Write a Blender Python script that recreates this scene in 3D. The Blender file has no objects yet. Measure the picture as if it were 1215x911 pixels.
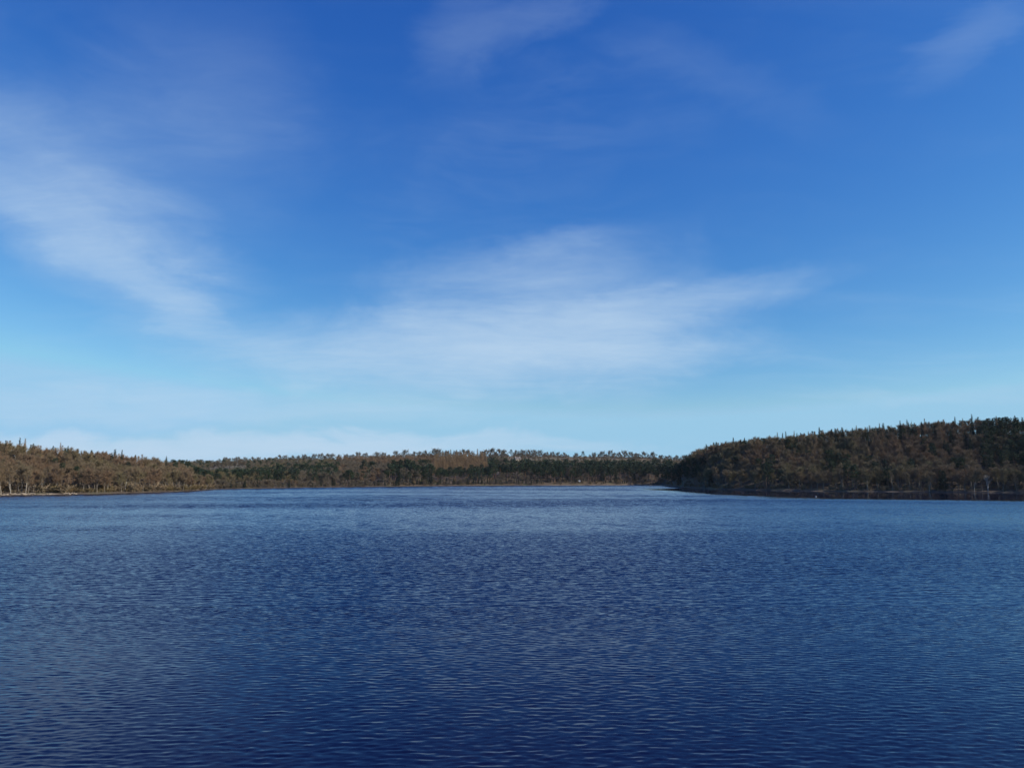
import bpy, math, random
import numpy as np
from mathutils import Vector

sc = bpy.context.scene
COL = sc.collection
R = math.radians

# ------------------------------------------------------------------ camera
F = 920.0; CX = 607.5; CY = 455.5          # focal length in photograph pixels, picture centre
HORIZON = 566.0
PITCH = math.atan((HORIZON - CY) / F)
CAMZ = 10.0
cam = bpy.data.cameras.new('camera')
cam.lens = 36 * F / 1215; cam.sensor_width = 36
cam.clip_start = 0.5; cam.clip_end = 30000
camo = bpy.data.objects.new('camera', cam)
camo.location = (0, 0, CAMZ); camo.rotation_euler = (math.pi / 2 + PITCH, 0, 0)
COL.objects.link(camo); sc.camera = camo

def ray(px, py):
    a = (px - CX) / F; b = -(py - CY) / F
    return a, math.cos(PITCH) - b * math.sin(PITCH), math.sin(PITCH) + b * math.cos(PITCH)
def tans(px, py):                           # (x/y, z/y) of a sight line
    x, y, z = ray(px, py); return x / y, z / y
def on_water(px, py):
    u, v = tans(px, py); Y = -CAMZ / v; return u * Y, Y
def azel(px, py):
    x, y, z = ray(px, py)
    return math.atan2(x, y), math.atan2(z, math.hypot(x, y))

# ------------------------------------------------------------------ world, sun, exposure
SUN_AZ, SUN_EL = R(103), R(31)
world = bpy.data.worlds.new('World'); sc.world = world; world.use_nodes = True

class NT:
    """tiny helper to write node graphs"""
    def __init__(s, tree): s.t = tree; s.n = tree.nodes; s.l = tree.links
    def new(s, typ, **kw):
        n = s.n.new(typ)
        for k, v in kw.items(): setattr(n, k, v)
        return n
    def put(s, sock, v):
        if v is None: return
        if isinstance(v, bpy.types.NodeSocket): s.l.new(v, sock)
        else: sock.default_value = v
    def m(s, op, a, b=None, c=None, clamp=False):
        n = s.new('ShaderNodeMath', operation=op, use_clamp=clamp)
        s.put(n.inputs[0], a); s.put(n.inputs[1], b); s.put(n.inputs[2], c)
        return n.outputs[0]
    def v(s, op, a, b=None):
        n = s.new('ShaderNodeVectorMath', operation=op)
        s.put(n.inputs[0], a)
        if op == 'SCALE': s.put(n.inputs[3], b)
        else: s.put(n.inputs[1], b)
        return n.outputs[0]
    def sep(s, a):
        n = s.new('ShaderNodeSeparateXYZ'); s.put(n.inputs[0], a); return n.outputs
    def comb(s, x, y, z):
        n = s.new('ShaderNodeCombineXYZ')
        for i, a in enumerate((x, y, z)): s.put(n.inputs[i], a)
        return n.outputs[0]
    def noise(s, vec, scale, detail=4, rough=.5, dist=0, lac=2.0, col=False, w=None):
        n = s.new('ShaderNodeTexNoise', noise_dimensions='3D')
        s.put(n.inputs['Vector'], vec); s.put(n.inputs['Scale'], scale); s.put(n.inputs['Detail'], detail)
        s.put(n.inputs['Roughness'], rough); s.put(n.inputs['Distortion'], dist); s.put(n.inputs['Lacunarity'], lac)
        return n.outputs['Color' if col else 'Fac']
    def mix(s, f, a, b):
        n = s.new('ShaderNodeMix', data_type='RGBA')
        s.put(n.inputs[0], f); s.put(n.inputs[6], a); s.put(n.inputs[7], b); return n.outputs[2]
    def smooth(s, x, a, b):
        n = s.new('ShaderNodeMapRange', interpolation_type='SMOOTHSTEP')
        s.put(n.inputs[0], x); s.put(n.inputs[1], a); s.put(n.inputs[2], b)
        return n.outputs[0]

def rgb(r, g, b): return (r, g, b, 1.0)

def build_world():
    w = NT(world.node_tree)
    bg = w.n['Background']
    sky = w.new('ShaderNodeTexSky', sky_type='NISHITA', sun_disc=False, sun_elevation=SUN_EL, sun_rotation=SUN_AZ,
                altitude=0.0, air_density=1.0, dust_density=0.2, ozone_density=3.0)
    # colour rendition of the phone camera: a deeper, more saturated blue overhead
    s = w.v('SCALE', sky.outputs[0], 0.1)
    c = w.new('ShaderNodeSeparateColor'); w.put(c.inputs[0], s)
    r = w.m('MULTIPLY', w.m('POWER', c.outputs[0], 1.80), 1.90)
    g = w.m('MULTIPLY', w.m('POWER', c.outputs[1], 1.31), 1.38)
    b = w.m('MULTIPLY', w.m('POWER', c.outputs[2], 0.72), 1.12)
    r = w.m('MINIMUM', r, 0.32); g = w.m('MINIMUM', g, 0.585); b = w.m('MINIMUM', w.m('MAXIMUM', b, w.m('MULTIPLY', g, 1.36)), 0.83)
    cc = w.new('ShaderNodeCombineColor')
    w.put(cc.inputs[0], r); w.put(cc.inputs[1], g); w.put(cc.inputs[2], b)
    col = cc.outputs[0]
    # high thin cloud
    tc = w.new('ShaderNodeTexCoord')
    d = tc.outputs['Generated']
    x, y, z = w.sep(d)
    az = w.m('ARCTAN2', x, y)
    el = w.m('ARCSINE', z)
    k = w.m('DIVIDE', 1.0, w.m('ADD', w.m('MAXIMUM', z, 0.0), 0.09))
    p = w.comb(w.m('MULTIPLY', x, k), w.m('MULTIPLY', y, k), 0.0)          # point on the cloud layer
    wq = w.v('SUBTRACT', w.noise(p, 0.9, 4, .55, col=True), (0.5, 0.5, 0.5))
    p2 = w.v('ADD', p, w.v('SCALE', wq, 0.55))
    mp = w.new('ShaderNodeMapping'); w.put(mp.inputs['Vector'], p2)
    mp.inputs['Rotation'].default_value = (0, 0, R(-38)); mp.inputs['Scale'].default_value = (0.55, 1.35, 1)
    streak = w.noise(mp.outputs[0], 2.3, 10, .62, 0.7)
    soft = w.noise(p2, 0.75, 6, .6, 0.3)
    # edges of the larger sheets wander
    aw = w.v('SUBTRACT', w.noise(w.comb(az, w.m('MULTIPLY', el, 2.2), 3.1), 6.0, 6, .62, 0.4, col=True), (0.5, 0.5, 0.5))
    ax, ay, _ = w.sep(aw)
    az2 = w.m('ADD', az, w.m('MULTIPLY', ax, 0.20)); el2 = w.m('ADD', el, w.m('MULTIPLY', ay, 0.075))
    total = None
    def sheet(px, py, rx, ry, rot, amount, power=1.0):
        nonlocal total
        a0, e0 = azel(px, py)
        ca, sa = math.cos(R(rot)), math.sin(R(rot))
        da = w.m('SUBTRACT', az2, a0); de = w.m('SUBTRACT', el2, e0)
        q1 = w.m('DIVIDE', w.m('ADD', w.m('MULTIPLY', da, ca), w.m('MULTIPLY', de, sa)), rx / F)
        q2 = w.m('DIVIDE', w.m('SUBTRACT', w.m('MULTIPLY', de, ca), w.m('MULTIPLY', da, sa)), ry / F)
        rr = w.m('ADD', w.m('MULTIPLY', q1, q1), w.m('MULTIPLY', q2, q2))
        f = w.m('MULTIPLY', w.m('POWER', w.m('MAXIMUM', w.m('SUBTRACT', 1.0, w.m('MULTIPLY', rr, 0.40)), 0.0), 2.0), amount)
        total = f if total is None else w.m('ADD', total, f)
    sheet(595, 415, 220, 50, 2, .88)       # long sheet low over the far shore
    sheet(640, 358, 170, 56, 4, .38)
    sheet(670, 310, 100, 32, 10, .15)
    sheet(810, 360, 150, 22, 6, .42)
    sheet(760, 418, 150, 18, -2, .40)
    sheet(370, 432, 130, 20, 2, .26)
    sheet(90, 245, 130, 75, -25, .24)      # feathered patch on the left
    sheet(150, 310, 180, 55, -30, .17)
    sheet(50, 220, 100, 60, -20, .16)
    sheet(190, 345, 140, 26, -30, .32)
    sheet(235, 150, 120, 110, 0, .12)
    sheet(140, 529, 440, 15, 0, 1.9)      # pale bank along the horizon
    sheet(200, 484, 340, 16, 0, .36)
    sheet(535, 40, 50, 50, 30, .10)
    sheet(620, 18, 75, 24, 12, .10)
    sheet(1155, 45, 65, 24, 18, .11)
    sheet(860, 100, 120, 26, -30, .04)
    sheet(1130, 470, 120, 9, 0, .16)
    fib = w.m('MULTIPLY', w.smooth(streak, .28, .72), 0.9)
    sof = w.smooth(soft, .30, .70)
    tex = w.m('ADD', w.m('MULTIPLY', fib, .30), w.m('ADD', w.m('MULTIPLY', sof, .40), .43))
    fine = w.smooth(w.noise(mp.outputs[0], 8.5, 8, .66, .5), .30, .70)      # single fibres
    tex = w.m('MULTIPLY', tex, w.m('ADD', .88, w.m('MULTIPLY', fine, .24)))
    mask = w.m('MULTIPLY', total, tex)
    veil = w.m('MULTIPLY', w.m('MULTIPLY', w.smooth(soft, .40, .75), w.smooth(streak, .35, .75)), .10)   # thin wisps all over the sky
    mask = w.m('MULTIPLY', w.m('SUBTRACT', 1.0, w.m('EXPONENT', w.m('MULTIPLY', w.m('ADD', mask, veil), -1.7))), .88)
    mask = w.m('MULTIPLY', mask, w.smooth(z, -0.02, 0.01))
    col = w.mix(mask, col, rgb(.53, .69, .86))
    w.put(bg.inputs[0], col); bg.inputs[1].default_value = 1.0 * SKYK
SKYK = 1.0
build_world()

sun = bpy.data.lights.new('sun', 'SUN'); sun.energy = 5.0; sun.angle = R(0.53); sun.color = (1, .90, .76)
suno = bpy.data.objects.new('sun', sun); COL.objects.link(suno)
sd = Vector((math.sin(SUN_AZ) * math.cos(SUN_EL), math.cos(SUN_AZ) * math.cos(SUN_EL), math.sin(SUN_EL)))
suno.rotation_euler = sd.to_track_quat('Z', 'Y').to_euler(); suno.location = (300, -200, 300)

vs = sc.view_settings
vs.view_transform = 'Standard'; vs.look = 'None'; vs.exposure = 0; vs.gamma = 1; vs.use_curve_mapping = False
sc.cycles.max_bounces = 6; sc.cycles.diffuse_bounces = 2; sc.cycles.glossy_bounces = 3
sc.cycles.use_denoising = True
sc.cycles.sample_clamp_indirect = 4.0

# ------------------------------------------------------------------ helpers
rng = np.random.default_rng(7)

def mesh_from(name, verts, faces, mat, smooth=False):
    me = bpy.data.meshes.new(name)
    me.from_pydata([tuple(v) for v in verts], [], faces)
    if mat: me.materials.append(mat)
    if smooth: me.polygons.foreach_set('use_smooth', [True] * len(me.polygons))
    me.update(); return me

def mesh_tris(name, V, T, mat):
    """fast triangle mesh from arrays"""
    me = bpy.data.meshes.new(name)
    V = np.asarray(V, np.float32); T = np.asarray(T, np.int32)
    me.vertices.add(len(V)); me.vertices.foreach_set('co', V.ravel())
    me.loops.add(T.size); me.loops.foreach_set('vertex_index', T.ravel())
    me.polygons.add(len(T)); me.polygons.foreach_set('loop_start', np.arange(0, T.size, 3, dtype=np.int32))
    if mat: me.materials.append(mat)
    me.update(calc_edges=True); me.validate(); return me

def link(name, data, parent=None, loc=None):
    o = bpy.data.objects.new(name, data); COL.objects.link(o)
    if parent: o.parent = parent
    if loc is not None: o.location = loc
    return o
def tag(o, label=None, cat=None, group=None, kind=None):
    if label: o['label'] = label
    if cat: o['category'] = cat
    if group: o['group'] = group
    if kind: o['kind'] = kind
    return o

# ------------------------------------------------------------------ materials
def base_mat(name):
    m = bpy.data.materials.new(name); m.use_nodes = True
    t = NT(m.node_tree); return m, t, t.n['Principled BSDF']

def plant_mat(name, c1, c2, c3, rough=.85, scale=.09):
    """colour differs from plant to plant and a little within a plant"""
    m, t, p = base_mat(name)
    oi = t.new('ShaderNodeObjectInfo'); geo = t.new('ShaderNodeNewGeometry')
    a = t.mix(oi.outputs['Random'], rgb(*c1), rgb(*c2))
    n = t.noise(geo.outputs['Position'], scale, 3, .6)
    a = t.mix(t.smooth(n, .40, .66), a, rgb(*c3))
    n2 = t.noise(geo.outputs['Position'], 1.3, 2, .5)
    a2 = t.v('SCALE', a, t.m('ADD', t.m('MULTIPLY', n2, .36), .80))
    t.put(p.inputs['Base Color'], a2); p.inputs['Roughness'].default_value = rough
    p.inputs['Specular IOR Level'].default_value = .2
    return m

def bark_mat(name, c1, c2, scale=2.0):
    m, t, p = base_mat(name)
    tc = t.new('ShaderNodeTexCoord')
    mp = t.new('ShaderNodeMapping'); t.put(mp.inputs[0], tc.outputs['Object']); mp.inputs['Scale'].default_value = (1, 1, .35)
    n = t.noise(mp.outputs[0], scale, 5, .65)
    t.put(p.inputs['Base Color'], t.mix(t.smooth(n, .35, .65), rgb(*c1), rgb(*c2)))
    p.inputs['Roughness'].default_value = .9
    return m

M = dict(
    bark=bark_mat('grey_brown_bark', (.115, .095, .07), (.22, .19, .15)),
    pale=bark_mat('pale_bark', (.20, .175, .14), (.34, .31, .26), 1.2),
    dead=bark_mat('bleached_wood', (.26, .24, .22), (.40, .38, .34), 1.2),
    pinebark=bark_mat('pine_bark', (.13, .085, .06), (.25, .15, .10)),
    twig=plant_mat('brown_twigs', (.215, .160, .098), (.245, .175, .102), (.200, .160, .098)),
    russet=plant_mat('russet_twigs', (.228, .152, .094), (.250, .165, .098), (.208, .152, .096)),
    olive=plant_mat('olive_twigs', (.205, .172, .092), (.228, .188, .102), (.192, .150, .088)),
    ash=plant_mat('grey_twigs', (.180, .148, .105), (.205, .162, .112), (.168, .145, .102)),
    larch=plant_mat('larch_twigs', (.270, .178, .095), (.300, .200, .108), (.235, .168, .098)),
    pine=plant_mat('pine_needles', (.030, .052, .026), (.042, .064, .030), (.034, .050, .034)),
    spruce=plant_mat('spruce_needles', (.026, .042, .026), (.038, .052, .028), (.030, .044, .034)),
    gold=plant_mat('golden_shrub', (.22, .165, .075), (.19, .15, .075), (.17, .115, .055)),
)

# ------------------------------------------------------------------ terrain
SHORE_PX = [(0, 588), (60, 587), (110, 586.2), (150, 585), (200, 583.6), (232, 582), (246, 580.8), (256, 580.2), (300, 579.4), (345, 578.6),
            (400, 577.8), (450, 577.2), (500, 576.6), (607, 575.9), (700, 575.5), (760, 575.2), (786, 575.4), (797, 577),
            (815, 578.6), (850, 580.4), (900, 581.6), (960, 582.5), (1040, 583.2), (1120, 583.8), (1215, 584.5)]
sh = [on_water(*q) for q in SHORE_PX]
U_S = np.array([x / y for x, y in sh]); Y_S = np.array([y for x, y in sh])
XL, XR = -sh[0][0], sh[-1][0]

def shore_depth(u):
    r = np.interp(u, U_S, Y_S)
    r = np.where(u < U_S[0], XL / np.maximum(-u, .01), r)
    return np.where(u > U_S[-1], XR / np.maximum(u, .01), r)

def profile(pts, ridge_depth, tree_h):
    """ground height of a wooded ridge that stands ridge_depth behind the water and carries trees up to the given skyline"""
    us, zs, ys = [], [], []
    for px, py in pts:
        u, v = tans(px, py)
        yr = float(shore_depth(np.array(u))) + ridge_depth(px)
        us.append(u); ys.append(yr); zs.append(max(.8, CAMZ + v * yr - tree_h(px)))
    return np.array(us), np.array(ys), np.array(zs)

LEFT_TOP = [(-140, 516), (-60, 520), (0, 525), (40, 529), (80, 532.5), (120, 537), (160, 541), (190, 545.5), (215, 551), (235, 556), (246, 566), (256, 570)]
RIGHT_TOP = [(776, 575), (790, 566), (800, 553), (815, 544), (828, 534), (850, 526), (900, 519), (950, 515.5), (1000, 509), (1050, 504), (1100, 500), (1150, 496.5), (1215, 498), (1290, 500), (1380, 500)]
FAR_TOP = [(-100, 550), (200, 550), (260, 548.5), (330, 546), (400, 545), (450, 543), (500, 541.5), (560, 541), (600, 540.5), (640, 541), (680, 541.5), (720, 541.5), (760, 542.5), (800, 545), (860, 548), (1300, 550)]
LU, LY, LZ = profile(LEFT_TOP, lambda p: 75, lambda p: 15)
RU, RY, RZ = profile(RIGHT_TOP, lambda p: 30 + 85 * min(1, max(0, (p - 790) / 200)), lambda p: 16)
FU = np.array([tans(*q)[0] for q in FAR_TOP]); FT = np.array([tans(*q)[1] for q in FAR_TOP])
FAR_RIDGE = 1420.0

def sstep(t): t = np.clip(t, 0, 1); return t * t * (3 - 2 * t)

def vnoise(x, y, s, seed):
    """smooth value noise"""
    g = np.random.default_rng(seed).random((64, 64)); x = x / s; y = y / s
    xi = np.floor(x).astype(int); yi = np.floor(y).astype(int); fx = sstep(x - xi); fy = sstep(y - yi)
    a = g[xi % 64, yi % 64]; b = g[(xi + 1) % 64, yi % 64]; c = g[xi % 64, (yi + 1) % 64]; d = g[(xi + 1) % 64, (yi + 1) % 64]
    return (a * (1 - fx) + b * fx) * (1 - fy) + (c * (1 - fx) + d * fx) * fy

def ground(X, Y):
    X = np.asarray(X, float); Y = np.asarray(Y, float)
    Yc = np.maximum(Y, 2.0); u = X / Yc
    ys = shore_depth(u)
    d = Yc - ys + 3.0 * (vnoise(X, Y, 14, 3) - .5)          # distance behind the water's edge
    # near ridges
    def ridge(us, yr, zr):
        yy = np.interp(u, us, yr); zz = np.interp(u, us, zr)
        dep = np.maximum(np.interp(u, us, yr - shore_depth(us)), 25)
        return (zz - .8) * sstep((d / dep) * .5 + .0) * 2 * (d < dep) + (zz - .8 + np.clip((d - dep) * .07, 0, 4) * (zz > 3)) * (d >= dep)
    zl = np.where(u < LU[-1], ridge(LU, LY, LZ), 0); zr = np.where(u > RU[0], ridge(RU, RY, RZ), 0)
    # far hill
    fb = np.maximum(ys, 850.0)
    ft = CAMZ + np.interp(u, FU, FT) * FAR_RIDGE
    zf = (ft - .8) * np.power(np.clip((Yc - fb) / (FAR_RIDGE - fb), 0, 1), .8) * (Yc > fb)
    zf = np.where(Yc > FAR_RIDGE, (ft - .8) * (1 - .35 * sstep((Yc - FAR_RIDGE) / 900)), zf)
    h = np.maximum(np.maximum(zl, zr), zf)
    bank = np.clip(d * .28, 0, .8)
    h = np.where(d > 0, bank + h + 1.2 * (vnoise(X, Y, 30, 5) - .5) * sstep(d / 40), np.maximum(-6, d * .16))
    # the dam that the photographer stands on
    dam = np.clip((14 - Y) * .75, -6, 8.3); dam = np.where(Y < -6, np.maximum(8.3 + (Y + 6) * .4, -2), dam)
    return np.where(Y < 16, np.maximum(np.where(d > 0, np.minimum(h, 9), -6), dam), h)

def g1(x, y): return float(ground(np.array([x]), np.array([y]))[0])

def build_terrain():
    xs = np.concatenate([[-9000, -5000, -2800, -1800], np.arange(-1300, -420, 20), np.arange(-420, 480, 6), np.arange(480, 1300, 20), [1300, 1800, 2800, 5000, 9000]])
    ys = np.concatenate([[-4000, -900, -300, -100, -30], np.arange(-14, 34, 6), np.arange(40, 380, 20), np.arange(380, 1140, 6), np.arange(1140, 1500, 15), [1500, 1600, 1800, 2200, 3000, 5000, 10000]])
    X, Y = np.meshgrid(xs, ys); Z = ground(X, Y)
    V = np.stack([X, Y, Z], -1).reshape(-1, 3)
    nx, ny = len(xs), len(ys)
    i = (np.arange(ny - 1)[:, None] * nx + np.arange(nx - 1)[None, :]).ravel()
    T = np.concatenate([np.stack([i, i + 1, i + nx + 1], 1), np.stack([i, i + nx + 1, i + nx], 1)])
    m, t, p = base_mat('woodland_ground')
    geo = t.new('ShaderNodeNewGeometry'); P = geo.outputs['Position']
    x, y, z = t.sep(P)
    n1 = t.noise(P, .05, 6, .6); n2 = t.noise(P, .6, 4, .6); n3 = t.noise(P, .02, 3, .5)
    litter = t.mix(t.smooth(n2, .35, .65), rgb(.060, .044, .030), rgb(.105, .075, .045))
    grass = t.mix(n2, rgb(.075, .082, .035), rgb(.12, .11, .05))
    c = t.mix(t.smooth(n1, .52, .68), litter, grass)
    field = t.mix(t.smooth(n3, .4, .6), rgb(.135, .098, .056), rgb(.115, .102, .052))
    c = t.mix(t.smooth(y, t.m('ADD', 1080, t.m('MULTIPLY', t.m('LESS_THAN', x, -330), -180)), t.m('ADD', 1160, t.m('MULTIPLY', t.m('LESS_THAN', x, -330), -180))), c, field)
    stone = t.mix(t.smooth(t.noise(P, 1.6, 4, .7), .35, .65), rgb(.22, .17, .12), rgb(.36, .29, .21))
    edge = t.m('ADD', z, t.m('MULTIPLY', t.m('SUBTRACT', t.noise(P, .12, 4, .6), .5), 1.1))
    sm = t.m('SUBTRACT', 1.0, t.smooth(edge, .42, .62))
    gap = t.smooth(t.noise(P, .035, 3, .5), .40, .52)                    # the stony beach comes and goes
    here = t.m('ADD', .10, t.m('ADD', t.m('MULTIPLY', t.m('LESS_THAN', x, -150), t.m('LESS_THAN', y, 452)), t.m('MULTIPLY', t.smooth(x, 20, 60), t.smooth(y, 880, 920))), clamp=True)
    c = t.mix(t.m('MULTIPLY', sm, t.m('MULTIPLY', t.m('MULTIPLY', gap, here), .9)), c, stone)
    wet = t.m('SUBTRACT', 1.0, t.smooth(z, .02, .16))
    c = t.mix(wet, c, rgb(.045, .036, .028))
    t.put(p.inputs['Base Color'], c); p.inputs['Roughness'].default_value = .95
    me = mesh_tris('ground', V, T, m)
    me.polygons.foreach_set('use_smooth', [True] * len(me.polygons))
    tag(link('ground', me), kind='structure')
build_terrain()

# ------------------------------------------------------------------ water
(SXA, SYA), (SXB, SYB) = on_water(840, 580), on_water(1215, 584.5)       # line of the wooded right bank
_L = math.hypot(SXB - SXA, SYB - SYA); SNX, SNY = -(SYB - SYA) / _L, (SXB - SXA) / _L
if SNX * (0 - SXA) + SNY * (0 - SYA) < 0: SNX, SNY = -SNX, -SNY
SLOPE = .088

def gust(X, Y):
    """how rough the water is: lanes of breeze across the lake, and shelter under the right bank"""
    lane = .5 * vnoise(X * .16 + 300, Y + 90, 46, 21) + .3 * vnoise(X * .2, Y, 19, 22) + .2 * vnoise(X, Y, 60, 23)
    amp = .72 + .55 * sstep((lane - .28) / .45)
    amp = amp * .90 + .24 * np.exp(-((Y - 300 - .35 * X - 60 * (vnoise(X, Y, 80, 31) - .5)) / 42) ** 2)       # one darker lane of breeze
    d = (X - SXA) * SNX + (Y - SYA) * SNY + 50 * (.65 * vnoise(X * .35, Y, 34, 24) + .35 * vnoise(X * .4, Y, 11, 25) - .5)
    al = (X - SXA) * (SXB - SXA) / _L + (Y - SYA) * (SYB - SYA) / _L                                           # along the bank, 0 near its tip
    wd = 240 * np.clip((al + 70) / 240, 0, 1) ** .7
    calm = (1 - sstep((d - wd * .78) / (wd * .28 + 5))) * sstep((al + 70) / 50)
    return amp * (1 - .965 * calm)

WAVES = []
def make_waves():
    r = np.random.default_rng(5)
    for o in range(6):                                   # octaves of wavelength 0.42 m ... 40 m
        for i in range(30):
            lam = .25 * 2 ** (o + r.random()); a = r.normal() * .55 + .06
            if r.random() < .12: a += r.normal() * .8
            WAVES.append((lam, math.sin(a) * 6.2832 / lam, -math.cos(a) * 6.2832 / lam, r.uniform(0, 6.283)))
make_waves()

def sea(X, Y, cell, slope=SLOPE):
    """displacement of the water: a sum of trochoidal waves that the mesh can carry at this spacing"""
    lo = max(.25, cell * 3.3); hi = lo * 2.8
    ws = [w_ for w_ in WAVES if lo <= w_[0] <= hi]
    am = gust(X, Y); Z = np.zeros_like(X); DX = np.zeros_like(X); DY = np.zeros_like(X)
    wt = np.array([(lo / w_[0]) ** .45 for w_ in ws]); wt *= slope * math.sqrt(2.0 / (wt ** 2).sum())
    for (lam, kx, ky, ph), k in zip(ws, wt):
        a = k * lam / 6.2832; th = kx * X + ky * Y + ph; c = np.cos(th); s_ = np.sin(th); kk = lam / 6.2832
        Z += a * c; DX -= .75 * a * kx * kk * s_; DY -= .75 * a * ky * kk * s_
    return X + DX * am, Y + DY * am, Z * am

def build_water():
    m, t, p = base_mat('lake_water')
    geo = t.new('ShaderNodeNewGeometry'); P = geo.outputs['Position']
    # finest ripples, too small for the mesh
    def slope(vec, scale, off):
        mp = t.new('ShaderNodeMapping'); t.put(mp.inputs[0], P); mp.inputs['Scale'].default_value = vec; mp.inputs['Location'].default_value = (off, off, off)
        return t.m('SUBTRACT', t.noise(mp.outputs[0], scale, 2, .55, .3), .5)
    sx = t.m('MULTIPLY', slope((.8, 1, 1), 5.0, 3), .30); sy = t.m('MULTIPLY', slope((.24, 1, 1), 6.5, 17), .80)
    at = t.new('ShaderNodeAttribute', attribute_name='rough')
    amp = at.outputs['Fac']
    dn = t.comb(t.m('MULTIPLY', sx, amp), t.m('MULTIPLY', t.m('SUBTRACT', sy, .12), amp), 0.0)
    t.put(p.inputs['Normal'], t.v('NORMALIZE', t.v('ADD', geo.outputs['Normal'], dn)))
    p.inputs['Base Color'].default_value = rgb(.0030, .0038, .026)
    p.inputs['Roughness'].default_value = .05; p.inputs['IOR'].default_value = 1.333; p.inputs['Specular IOR Level'].default_value = .42; p.inputs['Specular Tint'].default_value = rgb(.96, .90, 1.0)
    VV, TT, AA, n0 = [], [], [], 0
    for x0, x1, y0, y1, cx, cy, wave in ((-50, 50, 22.5, 62, .185, .082, .122), (-112, 112, 62, 150, .55, .23, .062), (-268, 268, 150, 350, 1.5, .50, .084), (-420, 420, 350, 1130, 4.0, 1.25, .082)):
        xs = np.linspace(x0, x1, int((x1 - x0) / cx)); ys = np.linspace(y0, y1, int((y1 - y0) / cy))
        X, Y = np.meshgrid(xs, ys)
        A_ = gust(X, Y); X2, Y2, Z2 = sea(X, Y, cy, wave)
        VV.append(np.stack([X2, Y2, Z2], -1).reshape(-1, 3)); AA.append((A_ * (.50 + .42 * sstep((Y - 30) / 45))).ravel())
        nx, ny = len(xs), len(ys); i = (np.arange(ny - 1)[:, None] * nx + np.arange(nx - 1)[None, :]).ravel() + n0
        TT.append(np.stack([i, i + 1, i + nx + 1, i + nx], 1)); n0 += nx * ny
    # the rest of the lake, outside the picture, a hand's breadth lower
    for x0, x1, y0, y1 in ((-3000, 3000, -8, 22.8), (-3000, -49.5, 22.8, 62), (49.5, 3000, 22.8, 62), (-3000, -111, 62, 150), (111, 3000, 62, 150), (-3000, -267, 150, 351), (267, 3000, 150, 351), (-3000, -418, 351, 1300), (418, 3000, 351, 1300), (-418, 418, 1128, 1300)):
        VV.append(np.array([(x0, y0, -.06), (x1, y0, -.06), (x1, y1, -.06), (x0, y1, -.06)])); AA.append(np.ones(4)); TT.append(np.array([[n0, n0 + 1, n0 + 2, n0 + 3]])); n0 += 4
    V = np.concatenate(VV).astype(np.float32); Q = np.concatenate(TT).astype(np.int32)
    me = bpy.data.meshes.new('lake_water')
    me.vertices.add(len(V)); me.vertices.foreach_set('co', V.ravel())
    me.loops.add(Q.size); me.loops.foreach_set('vertex_index', Q.ravel())
    me.polygons.add(len(Q)); me.polygons.foreach_set('loop_start', np.arange(0, Q.size, 4, dtype=np.int32))
    me.polygons.foreach_set('use_smooth', np.ones(len(Q), bool))
    me.update(calc_edges=True)
    me.attributes.new('rough', 'FLOAT', 'POINT').data.foreach_set('value', np.concatenate(AA).astype(np.float32))
    me.materials.append(m)
    print('WATER quads', len(Q))
    tag(link('lake_water', me), kind='structure')
build_water()

# ------------------------------------------------------------------ tree builders
class Geo:
    def __init__(s): s.V = []; s.T = []; s.n = 0
    def add(s, V, T): s.V.append(np.asarray(V, float)); s.T.append(np.asarray(T, int) + s.n); s.n += len(V)
    def tube(s, pts, rad, k=5):
        pts = np.asarray(pts, float); n = len(pts); V = []
        for i in range(n):
            t = pts[min(i + 1, n - 1)] - pts[max(i - 1, 0)]; t = t / (np.linalg.norm(t) + 1e-9)
            a = np.cross(t, (0, 1, 0) if abs(t[1]) < .9 else (1, 0, 0)); a /= np.linalg.norm(a); b = np.cross(t, a)
            for j in range(k):
                w = 2 * math.pi * j / k; V.append(pts[i] + rad[i] * (math.cos(w) * a + math.sin(w) * b))
        T = []
        for i in range(n - 1):
            for j in range(k):
                p, q = i * k + j, i * k + (j + 1) % k
                T += [(p, q, q + k), (p, q + k, p + k)]
        s.add(V, T)
    def slivers(s, P, D, width, r):
        """thin triangles from points P along vectors D"""
        n = len(P)
        a = np.cross(D, r.normal(size=(n, 3))); a /= np.linalg.norm(a, axis=1)[:, None] + 1e-9
        a *= (np.asarray(width) * .5).reshape(-1, 1) if np.ndim(width) else width * .5
        V = np.stack([P - a, P + a, P + D], 1).reshape(-1, 3)
        s.add(V, np.arange(3 * n).reshape(n, 3))
    def arrays(s): return np.concatenate(s.V), np.concatenate(s.T)
    def mesh(s, name, mat): return mesh_tris(name, *s.arrays(), mat)

def unit(v): return v / (np.linalg.norm(v, axis=-1, keepdims=True) + 1e-9)

def curve(p, d, length, n, r, up=.15, wig=.18):
    pts = [np.array(p, float)]; d = unit(np.array(d, float))
    for i in range(n):
        d = unit(d + wig * r.normal(size=3) + np.array((0, 0, up))); pts.append(pts[-1] + d * length / n)
    return np.array(pts)

def along(pts, t):
    t = np.asarray(t) * (len(pts) - 1); i = np.minimum(t.astype(int), len(pts) - 2); f = (t - i)[:, None]
    return pts[i] * (1 - f) + pts[i + 1] * f

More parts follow.
